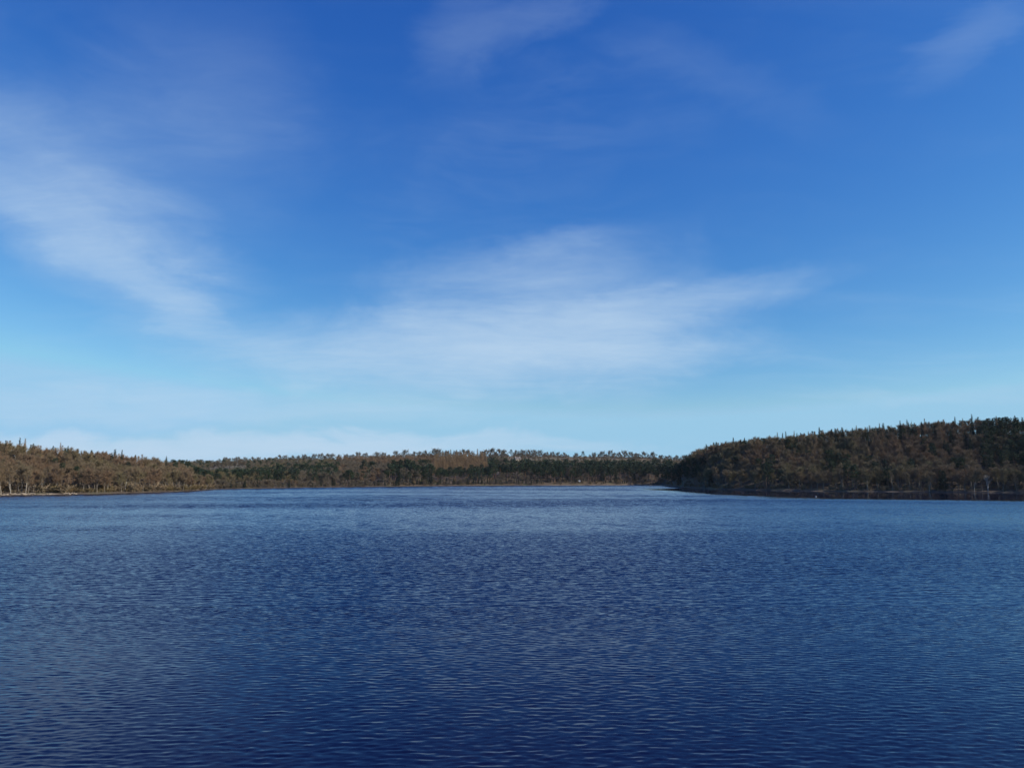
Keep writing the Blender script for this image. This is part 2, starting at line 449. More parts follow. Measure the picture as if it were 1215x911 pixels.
def bare_tree(seed, H=17., spread=4.6, low=.28, ntwig=6000, tw=.045, lean=.03, fork=False, limbs=13, rad=.017, rise0=.85, upw=.75):
    r = np.random.default_rng(seed); tr = Geo(); cr = Geo()
    main = curve((0, 0, -.6), (lean * r.normal(), lean * r.normal(), 1), H * .80, 7, r, .25, .07)
    tr.tube(main, np.linspace(H * rad, H * rad * .22, 8), 6)
    stems = [main]
    if fork:
        b = along(main, np.array([.16]))[0]
        s2 = curve(b, (.55 * r.choice((-1, 1)), .2, 1), H * .66, 6, r, .5, .07); tr.tube(s2, np.linspace(H * rad * .8, H * rad * .2, 7), 6); stems.append(s2)
    P, D = [], []
    for s in stems:
        for i in range(limbs):
            t0 = low + (1 - low) * (i + .6 * r.random()) / limbs; t0 = min(t0, .99)
            b = along(s, np.array([t0]))[0]; a = r.uniform(0, 6.28) if i % 2 else i * 2.4
            rise = rise0 + 1.2 * max(0, t0 - low) / (1 - low)
            L = spread * (1.12 - .55 * abs((t0 - low) / (1 - low) - .35)) * r.uniform(.75, 1.1)
            lm = curve(b, (math.cos(a), math.sin(a), rise), L, 4, r, .18, .2)
            r0 = H * rad * (.42 - .22 * t0); tr.tube(lm, np.linspace(r0, r0 * .25, 5), 4)
            for j in range(6):
                tt = .3 + .7 * (j + r.random()) / 6; b2 = along(lm, np.array([min(tt, .99)]))[0]
                d2 = unit(lm[-1] - lm[0]) + .9 * r.normal(size=3) + np.array((0, 0, .35))
                br = curve(b2, d2, L * r.uniform(.28, .5), 3, r, .2, .25); cr.tube(br, np.linspace(r0 * .3, .012, 4), 3)
                n = max(4, ntwig // (len(stems) * limbs * 6))
                q = along(br, r.uniform(.15, 1, n)); P.append(q)
                D.append((unit(br[-1] - br[0]) * .6 + r.normal(size=(n, 3)) * .62 + np.array((0, 0, upw))) * r.uniform(.45, 1.15, (n, 1)))
    cr.slivers(np.concatenate(P), np.concatenate(D), tw, r)
    return tr, cr

def conifer(seed, H=20., width=3.2, low=.12, n_lv=22, needles=16, w=.30, ln=.8, droop=-.15, top=1.0):
    r = np.random.default_rng(seed); tr = Geo(); cr = Geo()
    main = curve((0, 0, -.6), (0, 0, 1), H * 1.02, 6, r, .4, .02); tr.tube(main, np.linspace(H * .013, .03, 7), 6)
    P, D = [], []
    for i in range(n_lv):
        t = low + (1 - low) * (i + .5) / n_lv
        L0 = width * (1 - (t - low) / (1 - low)) ** .85 * min(1, .45 + 2.2 * (t - low) + .1) + .18
        k = 7 if t < .7 else 5
        for j in range(k):
            a = 6.283 * (j + r.random()) / k; L = L0 * r.uniform(.65, 1.15)
            b = along(main, np.array([min(t + r.uniform(-.01, .01), .99)]))[0]
            br = curve(b, (math.cos(a), math.sin(a), droop + .5 * max(0, t - .6)), L, 3, r, .06, .10)
            cr.tube(br, np.linspace(.05, .015, 4), 3)
            n = max(3, int(needles * (.4 + L / width)))
            q = along(br, r.uniform(.1, 1, n)); P.append(q)
            D.append((unit(br[-1] - br[0]) * .7 + r.normal(size=(n, 3)) * .55 + np.array((0, 0, -.10))) * ln * r.uniform(.5, 1.1, (n, 1)))
    cr.slivers(np.concatenate(P), np.concatenate(D), w, r)
    return tr, cr

def pine(seed, H=19., spread=3.6, low=.48, clumps=30, needles=75):
    r = np.random.default_rng(seed); tr = Geo(); cr = Geo()
    main = curve((0, 0, -.6), (.03 * r.normal(), .03 * r.normal(), 1), H * .97, 7, r, .25, .04); tr.tube(main, np.linspace(H * .014, H * .004, 8), 6)
    P, D = [], []
    for i in range(clumps):
        t = low + (1 - low) * (i + .8 * r.random()) / clumps; t = min(t, .99); b = along(main, np.array([t]))[0]; a = i * 2.4 + r.normal() * .5
        f = (t - low) / (1 - low); L = spread * (1.05 - .75 * f ** 2) * r.uniform(.45, 1.05) * (.65 + .35 * min(1, f * 4))
        lm = curve(b, (math.cos(a), math.sin(a), .10 + .5 * f), L, 3, r, .12, .12); tr.tube(lm, np.linspace(H * .004, .03, 4), 4)
        c = lm[-1]; sz = r.uniform(.75, 1.35) * spread / 3.6
        n = needles
        q = unit(r.normal(size=(n, 3))) * r.uniform(.25, 1, (n, 1)) ** .5 * np.array((1.25, 1.25, .62)) * sz + c
        P.append(q); D.append((unit(q - c) * .6 + r.normal(size=(n, 3)) * .5 + np.array((0, 0, .25))) * r.uniform(.35, .7, (n, 1)))
    cr.slivers(np.concatenate(P), np.concatenate(D), .26, r)
    return tr, cr

def shrub(seed, H=3.0, spread=2.4, n=900):
    r = np.random.default_rng(seed); tr = Geo(); cr = Geo(); P, D = [], []
    for i in range(12):
        a = r.uniform(0, 6.28); s = curve((r.normal() * .3, r.normal() * .3, -.2), (math.cos(a) * .7, math.sin(a) * .7, 1), H * r.uniform(.65, 1), 4, r, .1, .15)
        s[:, :2] *= spread / H; tr.tube(s, np.linspace(.06, .015, 5), 4)
        k = n // 12; q = along(s, r.uniform(.15, 1, k)); P.append(q); D.append((r.normal(size=(k, 3)) * .6 + np.array((0, 0, .4))) * r.uniform(.4, 1.0, (k, 1)))
    cr.slivers(np.concatenate(P), np.concatenate(D), .07, r)
    return tr, cr

KINDS = {}
def kind(key, name, cat, barkmat, crownmat, gens, crown='crown'):
    vs_ = []
    for i, (tr, cr) in enumerate(gens):
        vs_.append((tr.mesh(name + '_trunk', M[barkmat]), cr.mesh(name + '_crown', M[crownmat])))
    KINDS[key] = dict(name=name, cat=cat, v=vs_, crown=crown, H=[float(cr.arrays()[0][:, 2].max()) for tr, cr in gens])

kind('bare', 'bare_tree', 'tree', 'bark', 'twig', [bare_tree(s, H=17, spread=sp, low=lo) for s, sp, lo in ((1, 4.8, .34), (2, 4.2, .40), (3, 5.2, .30), (4, 4.4, .44))])
kind('russet', 'russet_tree', 'tree', 'bark', 'russet', [bare_tree(s, H=17, spread=sp, low=lo, ntwig=6600) for s, sp, lo in ((11, 4.6, .30), (12, 4.0, .36), (13, 5.0, .33))])
kind('olive', 'olive_twigged_tree', 'tree', 'bark', 'olive', [bare_tree(s, H=16, spread=sp, low=lo) for s, sp, lo in ((21, 4.6, .26), (22, 4.0, .34), (23, 5.0, .30))])
kind('ash', 'grey_twigged_tree', 'tree', 'bark', 'ash', [bare_tree(s, H=16, spread=sp, low=lo) for s, sp, lo in ((25, 4.8, .26), (26, 4.2, .30), (27, 5.2, .24))])
kind('hill', 'spreading_tree', 'tree', 'bark', 'ash', [bare_tree(s, H=12, spread=sp, low=.06, ntwig=6500, tw=.12, limbs=20, rise0=.0, upw=.35) for s, sp in ((15, 6.6), (16, 5.8), (17, 7.4))])
kind('birch', 'birch_tree', 'tree', 'pale', 'twig', [bare_tree(s, H=16, spread=3.4, low=.40, ntwig=2400, tw=.07, fork=f, limbs=10, rad=.0165) for s, f in ((31, False), (32, True), (33, False))])
kind('larch', 'larch_tree', 'tree', 'bark', 'larch', [conifer(s, H=21, width=w, low=.22, n_lv=24, needles=22, w=.13, ln=1.05, droop=.0) for s, w in ((41, 3.6), (42, 3.1), (43, 4.0))])
kind('pine', 'pine_tree', 'tree', 'pinebark', 'pine', [pine(s, H=19, spread=sp, low=lo) for s, sp, lo in ((51, 3.6, .46), (52, 3.1, .52), (53, 4.0, .40))])
kind('spruce', 'spruce_tree', 'tree', 'bark', 'spruce', [conifer(s, H=20, width=w, low=.10, needles=22, w=.34) for s, w in ((61, 3.4), (62, 3.0), (63, 3.9))])
kind('shrub', 'shrub', 'shrub', 'bark', 'gold', [shrub(s) for s in (71, 72, 73)])
kind('brush', 'shrub', 'shrub', 'bark', 'twig', [shrub(s, 3.4, 2.6, 1000) for s in (74, 75)])
kind('dead', 'dead_tree', 'tree', 'dead', 'dead', [bare_tree(81, H=12, spread=3.4, low=.42, ntwig=60, tw=.05, fork=True, limbs=8, rad=.026)])
kind('cedar', 'conifer_tree', 'tree', 'bark', 'spruce', [conifer(91, H=20, width=6.2, low=.10, n_lv=20, needles=34, w=.36, ln=1.0, droop=.02)])

def plant(key, x, y, h, var=0, label=None, group=None, z=None, sx=1.0, rot=None):
    K = KINDS[key]; i = var % len(K['v']); tr, cr = K['v'][i]; s = h / K['H'][i]
    e = link(K['name'], None, loc=(x, y, g1(x, y) if z is None else z)); e.empty_display_size = .5
    e.scale = (s * sx, s * sx, s); e.rotation_euler = (0, 0, rng.uniform(0, 6.283) if rot is None else rot)
    a = link('trunk', tr, e); b = link(K['crown'], cr, e)
    return tag(e, label, K['cat'], group)

# ------------------------------------------------------------------ choose what grows where
def upx(x, y): return CX + F * (x / y) * (math.cos(PITCH) + (HORIZON - CY) / F * math.sin(PITCH))
trees = []       # x, y, key, height, var, zone, sx
def region(zone, x0, x1, y0, y1, step, jit, fn):
    for yy in np.arange(y0, y1, step):
        for xx in np.arange(x0, x1, step):
            x = xx + rng.uniform(-jit, jit) * step; y = yy + rng.uniform(-jit, jit) * step
            u = x / y
            if not -.80 < u < .80: continue
            d = y - float(shore_depth(np.array(u)))
            r = fn(x, y, upx(x, y), d)
            if r: trees.append((x, y, r[0], r[1], int(rng.integers(0, 12)), zone, r[2] if len(r) > 2 else 1.42))

def left_wood(x, y, px, d):
    if px > 250 or d < 4 or d > 112: return
    q = rng.random()
    if d > 60 and px < 175 and q < .22: return ('larch' if q < .15 else 'spruce', rng.uniform(14, 18), 1.0)
    h = rng.uniform(13.5, 17) * (1.0 if d > 10 else .9)
    if px > 225: h *= .80
    if 66 < d < 96 and px < 200 and q > .91: return ('spruce' if q > .955 else 'larch', rng.uniform(17, 20), .55)
    n = vnoise(np.array([x]), np.array([y]), 24, 9)[0]
    if q < .04: return ('pine', h, 1.0)
    if d < 22 and q < .14: return ('birch', h)
    if n > .50: return ('russet', h)
    if n < .24 or (d < 25 and q > .86): return ('olive', h)
    return ('bare', h)

def right_wood(x, y, px, d):
    if px < 779 or d < 3 or d > 165: return
    if px < 797: return ('pine' if rng.random() < .5 else 'bare', rng.uniform(8, 12) * (1 + (px - 779) / 60))
    q = rng.random(); n = vnoise(np.array([x]), np.array([y]), 30, 10)[0]
    h = rng.uniform(13, 18)
    dark = any(a < px < b and (d0 < d < d1) for a, b, d0, d1 in ((796, 830, 2, 60), (905, 932, 2, 45), (1165, 1300, 40, 130), (985, 1004, 25, 60)))
    if dark and q < .70: return ('pine', rng.uniform(15, 20), 1.1)
    if 100 < d < 135 and px > 835 and q > .89: return ('spruce' if q > .945 else 'larch', rng.uniform(17, 21), .55)
    if d > 70 and px > 835:
        if q < .14 and px < 1130: return ('larch', rng.uniform(14, 18), 1.05)
        if q < .26: return ('spruce', rng.uniform(13, 18.5), .95)
        if q < .34: return ('pine', rng.uniform(13, 16))
    if q < .05: return ('pine', h + 1)
    if q < .075: return ('spruce', h + 1)
    if d < 30 and q < .12: return ('birch', h)
    if n > .70: return ('russet', h)
    if n < .44: return ('olive', h)
    return ('bare', h)

def far_wood(x, y, px, d):
    if px < 205 or px > 850 or d < 4: return
    if px > 800 and y < 1000: return
    q = rng.random(); n = vnoise(np.array([x]), np.array([y]), 60, 12)[0]
    h = rng.uniform(13, 18)
    # belts of the far shore
    if 246 < px < 292 and 960 < y < 1120: return
    if px < 400:
        if d < 200:
            if px < 300 and d < 30: return ('olive', h * .7)
            if q < .50 + .12 * (d > 40): return ('pine', h)
            return (('ash', 'ash', 'olive')[int(n * 3) % 3], h)
        if y < 1190: return ('ash' if q < .6 else 'pine' if q < .8 else 'olive', h * .8)
        return
    if d < 15 and q < (.6 if px < 440 else .25): return ('ash' if n > .4 else 'olive', rng.uniform(5, 9), 1.5)
    if px < 460 and d < 90: return ('ash' if q < .6 else 'pine' if q < .75 else 'russet', h)
    if d < 95:
        if 585 < px < 632 and d < 30: return ('ash' if q < .7 else 'olive', h * .7)
        if 512 < px < 580: return ('pine', h * .95) if d < 60 else ('larch', rng.uniform(15, 22), .85)
        return ('pine' if q < .80 else 'spruce' if q < .9 else 'ash', h * 1.25 if d > 12 else h * 1.1)
    if 517 < px < 577 and d < 260: return ('larch', rng.uniform(16, 25), .85)
    if px < 520: return ('russet' if n > .4 else 'ash', h * .9) if y < 1200 else None
    if px < 600: return ('ash' if q < .7 else 'pine', h * .8) if y < 1230 else None
    if d < 150: return ('pine' if q < .5 else 'olive', h)
    if y < 1400 and q < .75: return ('brush', rng.uniform(2.5, 5)) if q < .35 else ('ash' if q < .6 else 'russet', rng.uniform(4, 8))
    return

region('left', -420, -150, 380, 720, 6.6, .42, left_wood)
region('right', 140, 520, 440, 1010, 7.0, .42, right_wood)
region('far', -620, 330, 640, 1400, 9.0, .42, far_wood)
# low growth under and before the trees
def understory(x, y, px, d):
    if d < 3.5 or d > 170 or (px > 600 and d > 110 and px < 780): return
    if 250 < px < 780 and d > 60: return
    if (px < 250 and 70 < d < 110) or d < 34 or (px > 780 and 95 < d < 140) or rng.random() < .25:
        return (('brush' if rng.random() < .85 else 'shrub' if px < 300 else 'brush'), rng.uniform(2.2, 4.6) * (1.45 if px < 250 else 1.6 if px > 780 and d > 90 else 1), 1.5)
region('left', -420, -150, 380, 720, 5.5, .45, understory)
region('right', 140, 520, 440, 1010, 6.5, .45, understory)
region('right', 140, 520, 440, 1010, 4.0, .45, lambda x, y, px, d: ('brush', rng.uniform(1.6, 3.4), 1.4) if px > 790 and 2.5 < d < 13 else None)
region('far', -420, 270, 640, 1250, 7.0, .45, lambda x, y, px, d: understory(x, y, px, d) if 250 < px < 790 else None)
# the open row of trees along the far skyline
for px, hh in [(214, 7), (222, 9), (231, 7), (238, 8), (247, 9), (256, 6), (268, 10), (283, 10), (291, 10), (299, 9), (306, 9), (314, 8), (331, 12), (338, 11), (347, 10), (354, 10), (362, 11), (372, 12), (380, 13), (388, 12), (394, 12), (402, 11), (411, 10), (417, 10),
               (424, 13), (433, 11), (447, 13), (455, 11), (470, 13), (480, 14), (491, 11), (498, 12), (505, 12), (515, 16), (520, 15), (531, 12), (541, 12), (549, 14), (556, 13), (572, 12), (578, 14), (584, 15), (591, 14), (598, 13), (606, 11), (612, 12), (620, 13), (627, 14), (634, 14), (640, 13), (648, 10), (655, 10), (662, 10), (669, 9), (684, 9), (692, 11),
               (705, 9), (714, 12), (724, 13), (735, 13), (742, 15), (749, 13), (756, 11), (764, 12), (775, 14), (785, 8), (794, 9), (803, 9), (811, 9), (818, 8)]:
    u = tans(px, 545)[0]; y = FAR_RIDGE - rng.uniform(5, 40)
    k = 'pine' if (214 <= px <= 262 and rng.random() < .65) or px in (692, 606) else 'hill'
    trees.append((u * y + rng.uniform(-6, 6), y + 4, 'brush', rng.uniform(3, 5), 0, 'far', 2.2))
    if px > 262 and rng.random() < .6: trees.append(((u + .006) * (y + 25), y + 25, 'hill', hh * rng.uniform(.6, .9), int(rng.integers(0, 12)), 'skyline', 1.2))
    trees.append((u * y, y, k, hh * rng.uniform(.95, 1.15) + (2.5 if px > 260 else 0), int(rng.integers(0, 12)), 'skyline', 1.25))

for px in np.concatenate([np.arange(205, 655, 2.7), np.arange(655, 832, 4.2)]):                         # overlapping crowns behind and below that row
    if 655 < px < 790 and rng.random() < .6: continue
    px = px + rng.uniform(-3, 3); y = FAR_RIDGE + rng.uniform(-70, 45); u = tans(px, 545)[0]
    trees.append((u * y, y, 'pine' if px < 262 and rng.random() < .5 else 'hill', rng.uniform(4, 9.5) + 3.5 * math.sin(px * .11) * math.sin(px * .037), int(rng.integers(0, 12)), 'skyline', rng.uniform(1.2, 1.8)))
for px in np.arange(254, 790, 2.8):                         # small trees leaning over the far water's edge
    if px > 640 and rng.random() < .55: continue
    px = px + rng.uniform(-1.2, 1.2); u = tans(px, 576)[0]; y = float(shore_depth(np.array(u))) + rng.uniform(1.0, 6)
    trees.append((u * y, y, ('hill' if rng.random() < (.75 if px < 440 else .35) else 'spruce'), rng.uniform(4, 8.5) * (.65 if px > 640 else 1), int(rng.integers(0, 12)), 'far', 1.3))

# hand-placed trees that stand out
special = [
    ('birch', 13, 6, 15.5, 1, 1.15, 'pale forked trunk, the leftmost light-barked tree above the left beach'),
    ('birch', 31, 5, 14, 0, 1.1, 'single straight pale trunk right of the forked one on the left shore'),
    ('birch', 23, 8, 9, 2, 1.0, 'short pale-trunked tree between the forked and straight birches, left shore'),
    ('birch', 51, 12, 13, 2, 1.0, 'thin greyish trunk alone in the gap of the left wood'),
    ('birch', 170, 4, 8, 0, 1.2, 'small white-trunked birch near the low end of the left wood'),
    ('birch', 196, 8, 10, 2, 1.2, 'white-trunked birch closest to the tip of the left wood'),
    ('birch', 351, 4, 7, 2, 1.5, 'short whitish trunk at the edge of the left far cove'),
    ('birch', 463, 4, 9, 0, 1.2, 'lone white trunk before the far dark pines'),
    ('birch', 1059, 5, 15, 0, .9, 'slender white trunk mirrored beneath the broad dark conifer, right shore'),
    ('birch', 1066, 14, 16, 2, .9, 'pale trunk just behind the slender mirrored birch on right shore'),
    ('dead', 1172, 3, 12.5, 0, 1.15, 'bleached branching dead tree at the waterline near the right edge'),
    ('birch', 1206, 6, 13, 1, .9, 'forked grey trunk at the extreme right of the right shore'),
    ('birch', 850, 12, 17, 0, 1.0, 'pale upper trunk near the low tip of the right wood'),
    ('birch', 1000, 26, 17, 0, 1.0, 'pale bare trunk halfway up the middle of the right wood'),
    ('cedar', 1052, 20, 20, 0, 1.0, 'broad rounded dark conifer in the middle of the right shore'),
    ('cedar', 1178, 34, 21, 0, .9, 'tall spreading dark conifer behind the bleached dead tree'),
    ('cedar', 1108, 62, 14, 0, .6, 'narrow dark conifer halfway up the right wood'),
    ('spruce', 806, 6, 17, 0, 1.3, 'near-black conifer at the very tip of the right wood'),
]
sp_xy = []
for k, px, d, h, v, sx, lab in special:
    u = tans(px, 575)[0]; y = float(shore_depth(np.array(u))) + d; sp_xy.append((u * y, y))
sp_xy = np.array(sp_xy)
T0 = []
for t in trees:
    dd = np.hypot(sp_xy[:, 0] - t[0], sp_xy[:, 1] - t[1]).min()
    if dd > (4.0 if t[2] not in ('brush', 'shrub') else 2.0): T0.append(t)
trees = T0
for (k, px, d, h, v, sx, lab), (x, y) in zip(special, sp_xy):
    plant(k, x, y, h, v, lab, z=g1(x, y), sx=sx, rot=.4 if k in ('dead',) or v == 1 else None)

# which of them show: walk each sight-line column from near to far and see how much of each tree clears those in front
A = np.array([(t[0], t[1], t[3]) for t in trees])
zg = ground(A[:, 0], A[:, 1])
order = np.argsort(A[:, 1]); bins = np.full(4000, -9.0); vis = np.zeros(len(trees))
for i in order:
    x, y, h = A[i]; pxc = upx(x, y); hw = 3.2 * F / y; top = (zg[i] + h - CAMZ) / y * F
    b0, b1 = int((pxc - hw * .7 + 400) * 2), int((pxc + hw * .7 + 400) * 2) + 1
    seg = bins[max(b0, 0):b1]
    if not len(seg): continue
    base = (zg[i] - CAMZ) / y * F
    vis[i] = np.mean(np.clip(top - np.maximum(seg, base), 0, None)) * (b1 - b0) / 2
    bins[max(b0, 0):b1] = np.maximum(seg, top * .93 + base * .07 if top > 0 else top)
DESC = dict(ash='leafless grey-brown tree', hill='spreading leafless tree', bare='leafless brown tree', russet='leafless russet-brown tree', olive='leafless olive-tinged tree', birch='pale-trunked birch', larch='orange-buff leafless larch', pine='dark green pine', spruce='dark spire-shaped spruce', brush='low brown bush', shrub='golden shrub')
PLACE = dict(left='in the left wood', right='in the right wood', far='across the lake', skyline='on the far skyline')
count = {}; rest = []; LIMIT = 290
framed = [(-60 < upx(t[0], t[1]) < 1275) for t in trees]
for i in np.argsort(-vis):
    t = trees[i]; nm = KINDS[t[2]]['name'] if t[2] != 'brush' and t[2] != 'shrub' else 'low'
    if nm == 'low':
        if framed[i] and (vis[i] > .5 or (t[5] in ('left', 'right') and t[1] - float(shore_depth(np.array(t[0] / t[1]))) > 80)): rest.append(i)
        continue
    mn = 9 if t[5] in ('left', 'right') else 5
    if vis[i] > mn and framed[i] and count.get(nm, 0) < LIMIT:
        count[nm] = count.get(nm, 0) + 1
        tier = ''
        d = t[1] - float(shore_depth(np.array(t[0] / t[1])))
        if t[5] in ('left', 'right', 'far'):
            tier = 'at the water\'s edge ' if d < 14 else 'on the slope ' if d < 65 else 'high up '
        pp = upx(t[0], t[1])
        if t[5] == 'right': tier = ('near the low tip ' if pp < 900 else 'midway along ' if pp < 1060 else 'toward the right end ') + tier
        if t[5] in ('far', 'skyline'): tier = ('beside the left cove ' if pp < 335 else 'left of the orange larch stand ' if pp < 510 else 'around the orange larch stand ' if pp < 585 else 'right of the orange larch stand ') + tier
        if t[5] == 'far' and t[2] == 'larch': tier = 'in the bright orange stand '
        if t[5] == 'left': tier = ('in the tall left half ' if pp < 120 else 'toward the low tip ') + tier
        plant(t[2], t[0], t[1], t[3], t[4], DESC[t[2]] + ' ' + tier + PLACE[t[5]], group=(DESC[t[2]].replace('larch', 'larche').replace('birch', 'birche') + 's ' + tier + PLACE[t[5]]), z=float(zg[i]) - (2.0 if t[5] == 'skyline' else 0), sx=t[6])
    elif framed[i] and (vis[i] > .4 or (t[5] in ('left', 'right') and t[1] - float(shore_depth(np.array(t[0] / t[1]))) > 62)): rest.append(i)

# everything else in the woods reads as one mass: one mesh per wood and colour
def light(key):
    K = KINDS[key]; out = []
    for tr, cr in K['v']:
        g = []
        for me, keep in ((tr, 1.0), (cr, .20)):
            V = np.empty(len(me.vertices) * 3, np.float32); me.vertices.foreach_get('co', V); V = V.reshape(-1, 3)
            T = np.empty(len(me.polygons) * 3, np.int32); me.loops.foreach_get('vertex_index', T); T = T.reshape(-1, 3)
            if keep < 1:
                lo = T[:, 0] % 1 == 0
                # keep every few twigs, made wider so that the crown stays as dense
                sl = T[(T[:, 1] - T[:, 0] == 1) & (T[:, 2] - T[:, 1] == 1)][::ST[key]]
                a, b, c = V[sl[:, 0]], V[sl[:, 1]], V[sl[:, 2]]; mid = (a + b) / 2
                V = np.stack([mid + (a - mid) * WD[key], mid + (b - mid) * WD[key], mid + (c - mid) * 1.5], 1).reshape(-1, 3); T = np.arange(len(V)).reshape(-1, 3)
            else:
                T = T[:84]; V = V[:T.max() + 1]
            g.append((V, T))
        out.append(g)
    return out, K['H']
LIGHT = {}
ST = dict(ash=12, bare=12, russet=13, olive=12, hill=12, birch=9, larch=9, pine=7, spruce=9, brush=5, shrub=5)
WD = dict(ash=4.4, bare=4.4, russet=4.4, olive=4.4, hill=4.4, birch=4, larch=4, pine=3.2, spruce=3.6, brush=3, shrub=3)
NTRI = 0
WOODNAME = dict(left='left_shore_woodland', right='right_shore_woodland', far='far_shore_woodland', skyline='far_shore_woodland')
mass = {}
for i in rest:
    t = trees[i]
    if t[2] not in LIGHT: LIGHT[t[2]] = light(t[2])
    g, Hs = LIGHT[t[2]]; v = t[4] % len(g); s = t[3] / Hs[v]; a = rng.uniform(0, 6.283); ca, sa = math.cos(a), math.sin(a)
    for j, (V, T) in enumerate(g[v]):
        W = V * (s * t[6], s * t[6], s); W = np.stack([W[:, 0] * ca - W[:, 1] * sa + t[0], W[:, 0] * sa + W[:, 1] * ca + t[1], W[:, 2] + zg[i] - (2.0 if t[5] == 'skyline' else 0)], 1)
        me = KINDS[t[2]]['v'][v][j]
        G = mass.setdefault((WOODNAME[t[5]], me.materials[0].name), Geo()); G.add(W, T); NTRI += len(T)
WLAB = dict(left_shore_woodland=('mass of brown leafless trees filling the left wood', 'woodland'), right_shore_woodland=('mass of shaded trees filling the right-hand wooded hill', 'woodland'), far_shore_woodland=('mass of mixed distant trees clothing the far hillside', 'woodland'))
roots = {}
for (wn, mn), G in mass.items():
    if wn not in roots:
        roots[wn] = tag(link(wn, None), WLAB[wn][0], WLAB[wn][1], kind='stuff')
    tag(link('foliage' if 'bark' not in mn else 'trunks', G.mesh(wn, bpy.data.materials[mn]), roots[wn]), kind='stuff')
print('TREES', len(trees), count, 'rest', len(rest), 'mass tris', NTRI)

# ------------------------------------------------------------------ shrubs along the water
def shrubs(px0, px1, step, d0, d1, h0, h1, key, label, group):
    for px in np.arange(px0, px1, step):
        u = tans(px + rng.uniform(-1, 1), 580)[0]; y = float(shore_depth(np.array(u))) + rng.uniform(d0, d1)
        plant(key, u * y, y, rng.uniform(h0, h1), int(rng.integers(0, 6)), label, group, sx=rng.uniform(1.0, 1.5))
shrubs(68, 168, 4.5, 5, 9, 2.2, 4.2, 'shrub', 'golden-brown shrub along the middle of the left shore', 'golden shrubs of the middle left shore')
shrubs(200, 250, 3.6, 3, 8, 3, 6, 'shrub', 'golden-orange shrub on the low tip of the left shore', 'golden shrubs of the left tip')
shrubs(0, 68, 6, 7, 12, 1.5, 2.6, 'brush', 'low brown bush behind the pale left beach', 'brown bushes of the left beach')
shrubs(262, 292, 4, 4, 14, 4, 7, 'shrub', 'olive-gold bush at the edge of the left far cove', 'bushes of the far cove')
shrubs(985, 1130, 8, 3, 6, 1.5, 2.8, 'brush', 'low dark bush along the right shore', 'dark bushes of the right shore')

# ------------------------------------------------------------------ small things
def plain(name, c, rough=.8, c2=None, scale=3):
    m, t, p = base_mat(name); tc = t.new('ShaderNodeTexCoord'); n = t.noise(tc.outputs['Object'], scale, 5, .6)
    c2 = c2 or tuple(v * .75 for v in c)
    t.put(p.inputs['Base Color'], t.mix(n, rgb(*c), rgb(*c2))); p.inputs['Roughness'].default_value = rough; return m

def box(x0, x1, y0, y1, z0, z1):
    V = [(x0, y0, z0), (x1, y0, z0), (x1, y1, z0), (x0, y1, z0), (x0, y0, z1), (x1, y0, z1), (x1, y1, z1), (x0, y1, z1)]
    return V, [(3, 2, 1, 0), (4, 5, 6, 7), (0, 1, 5, 4), (1, 2, 6, 5), (2, 3, 7, 6), (3, 0, 4, 7)]
def boxo(name, b, mat, parent): return link(name, mesh_from(name, *box(*b), mat), parent)

def farmhouse():
    px, Y = 614, 1255
    x = tans(px, 545)[0] * Y; z = g1(x, Y)
    e = tag(link('farmhouse', None, loc=(x, Y, z)), 'small pale gabled house among the trees on the far hillside', 'house'); e.rotation_euler = (0, 0, R(24))
    wall = plain('pale_render', (.62, .52, .44)); roof = plain('stone_slates', (.16, .14, .13)); glass = plain('dark_glass', (.03, .035, .04), .2); wood = plain('door_paint', (.10, .12, .09))
    V = [(-4.5, -3, -1.5), (4.5, -3, -1.5), (4.5, 3, -1.5), (-4.5, 3, -1.5), (-4.5, -3, 5), (4.5, -3, 5), (4.5, 3, 5), (-4.5, 3, 5), (-4.5, 0, 7.4), (4.5, 0, 7.4)]
    link('wall', mesh_from('wall', V, [(0, 1, 5, 4), (1, 2, 6, 9, 5), (2, 3, 7, 6), (3, 0, 4, 8, 7)], wall), e)
    V = [(-4.8, -3.5, 4.75), (4.8, -3.5, 4.75), (4.8, 0, 7.55), (-4.8, 0, 7.55), (-4.8, 3.5, 4.75), (4.8, 3.5, 4.75)]; V += [(a, b, c + .2) for a, b, c in V]
    rf = link('roof', mesh_from('roof', V, [(3, 2, 1, 0), (2, 3, 4, 5), (6, 7, 8, 9), (8, 11, 10, 9), (0, 1, 7, 6), (1, 2, 8, 7), (2, 5, 11, 8), (5, 4, 10, 11), (4, 3, 9, 10), (3, 0, 6, 9)], roof), e)
    for cx in (-3.9, 3.9): boxo('chimney', (cx - .4, cx + .4, -.35, .35, 7.2, 8.7), wall, rf)
    for cx in (-2.8, 2.8):
        for cz in (1.0, 3.3): boxo('window', (cx - .55, cx + .55, -3.06, -2.95, cz, cz + 1.2), glass, e)
    boxo('window', (-.5, .5, -3.06, -2.95, 3.3, 4.5), glass, e); boxo('door', (-.5, .5, -3.07, -2.95, -.3, 1.9), wood, e)
farmhouse()

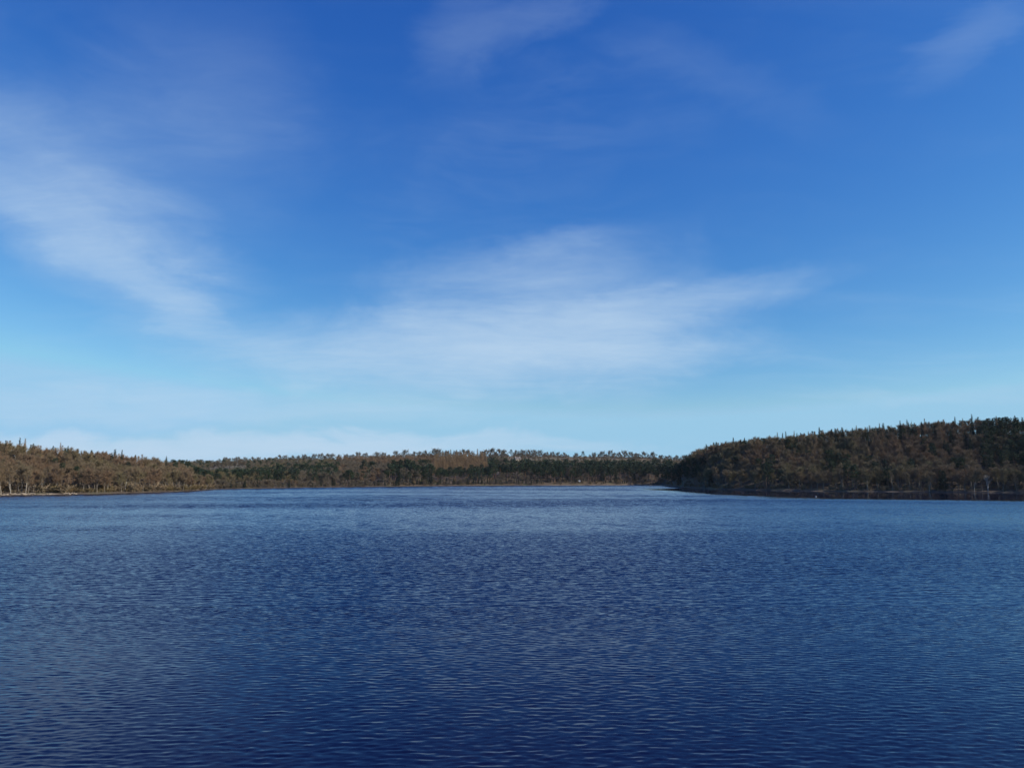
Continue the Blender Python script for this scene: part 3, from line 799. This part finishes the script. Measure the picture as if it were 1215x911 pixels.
def rock(seed, r0, flat=.6):
    import bmesh
    bm = bmesh.new(); bmesh.ops.create_icosphere(bm, subdivisions=2, radius=r0); r = np.random.default_rng(seed); ph = r.uniform(0, 6, 9)
    for v in bm.verts:
        k = 1 + .18 * math.sin(3 * v.co.x / r0 + ph[0]) + .15 * math.sin(4 * v.co.y / r0 + ph[1]) + .12 * math.sin(5 * v.co.z / r0 + ph[2]) + .08 * r.normal()
        v.co *= k; v.co.z *= flat
    me = bpy.data.meshes.new('rock'); bm.to_mesh(me); bm.free(); return me
stone_m = plain('pale_stone', (.36, .30, .22), .9, (.25, .20, .15), 1.2)
def put_rock(name, px, d, r0, lab, grp=None, me=None, sx=1.0):
    u = tans(px, 580)[0]; y = float(shore_depth(np.array(u))) + d; x = u * y
    if me is None: me = rock(int(px), r0)
    if not me.materials: me.materials.append(stone_m)
    o = link(name, me, loc=(x, y, max(g1(x, y), .05) + r0 * .18)); o.rotation_euler = (0, 0, rng.uniform(0, 6)); o.scale = (sx, 1, 1)
    return tag(o, lab, 'rock', grp)
put_rock('boulder', 104, 12, 1.3, 'large pale boulder among golden shrubs on the left shore')
rk = [rock(500 + i, .55, .5) for i in range(3)]
for px in np.concatenate([np.arange(0, 42, 1.6), np.arange(57, 64, 1.5), np.arange(76, 90, 1.5)]):
    put_rock('shore_rock', px + rng.uniform(-.5, .5), rng.uniform(.8, 3.2), .45, 'low pale rock on the left shore beach', 'pale rocks of the left beach', rk[int(rng.integers(0, 3))], rng.uniform(1.2, 2.6))

def noticeboard():
    u = tans(687.5, 573)[0]; y = float(shore_depth(np.array(u))) + 7; x = u * y
    e = tag(link('notice_board', None, loc=(x, y, g1(x, y))), 'small white board on posts at the far shore before the pines', 'sign')
    w = plain('white_board', (.80, .80, .78), .5, (.74, .74, .72)); p_ = plain('post_wood', (.16, .12, .08))
    for sx in (-.9, .9): boxo('post', (sx - .07, sx + .07, -.07, .07, -.3, 3.6), p_, e)
    boxo('board', (-1.1, 1.1, -.16, -.08, 1.9, 3.7), w, e)
noticeboard()

def buoy():
    x, y = on_water(968, 589.5)
    e = tag(link('buoy', None, loc=(x, y, 0)), 'small pale grey float on the dark still water off the right shore', 'buoy')
    import bmesh
    m1 = plain('white_float', (.26, .27, .28), .6, (.20, .21, .22)); m2 = plain('grey_ring', (.12, .12, .13), .6)
    bm = bmesh.new(); prof = [(0, -.35), (.4, -.3), (.62, 0), (.62, .2), (.45, .55), (.18, .72), (.12, .95), (0, .97)]
    vs2 = [bm.verts.new((r_, 0, z_)) for r_, z_ in [(a_ * .7, b_ * .7) for a_, b_ in prof]]; ed = [bm.edges.new((vs2[i], vs2[i + 1])) for i in range(len(vs2) - 1)]
    bmesh.ops.spin(bm, geom=vs2 + ed, cent=(0, 0, 0), axis=(0, 0, 1), angle=2 * math.pi, steps=20); bmesh.ops.remove_doubles(bm, verts=bm.verts, dist=1e-4)
    me = bpy.data.meshes.new('float_body'); bm.to_mesh(me); bm.free(); me.materials.append(m1); link('float_body', me, e)
    g = Geo(); a = np.linspace(0, 2 * math.pi, 17); g.tube(np.stack([0.44 * np.cos(a), .44 * np.sin(a), 0 * a + .06], 1), [.045] * 17, 6); link('rubbing_ring', g.mesh('rubbing_ring', m2), e)
buoy()

# ------------------------------------------------------------------ thin haze
def haze():
    m = bpy.data.materials.new('thin_haze'); m.use_nodes = True; t = NT(m.node_tree); t.n.remove(t.n['Principled BSDF'])
    v = t.new('ShaderNodeVolumePrincipled'); v.inputs['Color'].default_value = rgb(.80, .88, 1.0); v.inputs['Density'].default_value = HAZE; v.inputs['Anisotropy'].default_value = .3
    t.l.new(v.outputs[0], t.n['Material Output'].inputs['Volume'])
    tag(link('haze', mesh_from('haze', *box(-9500, 9500, -4500, 10500, -9, 75), m)), 'thin pale air over the lake and woods', kind='stuff')
HAZE = .00002
haze()
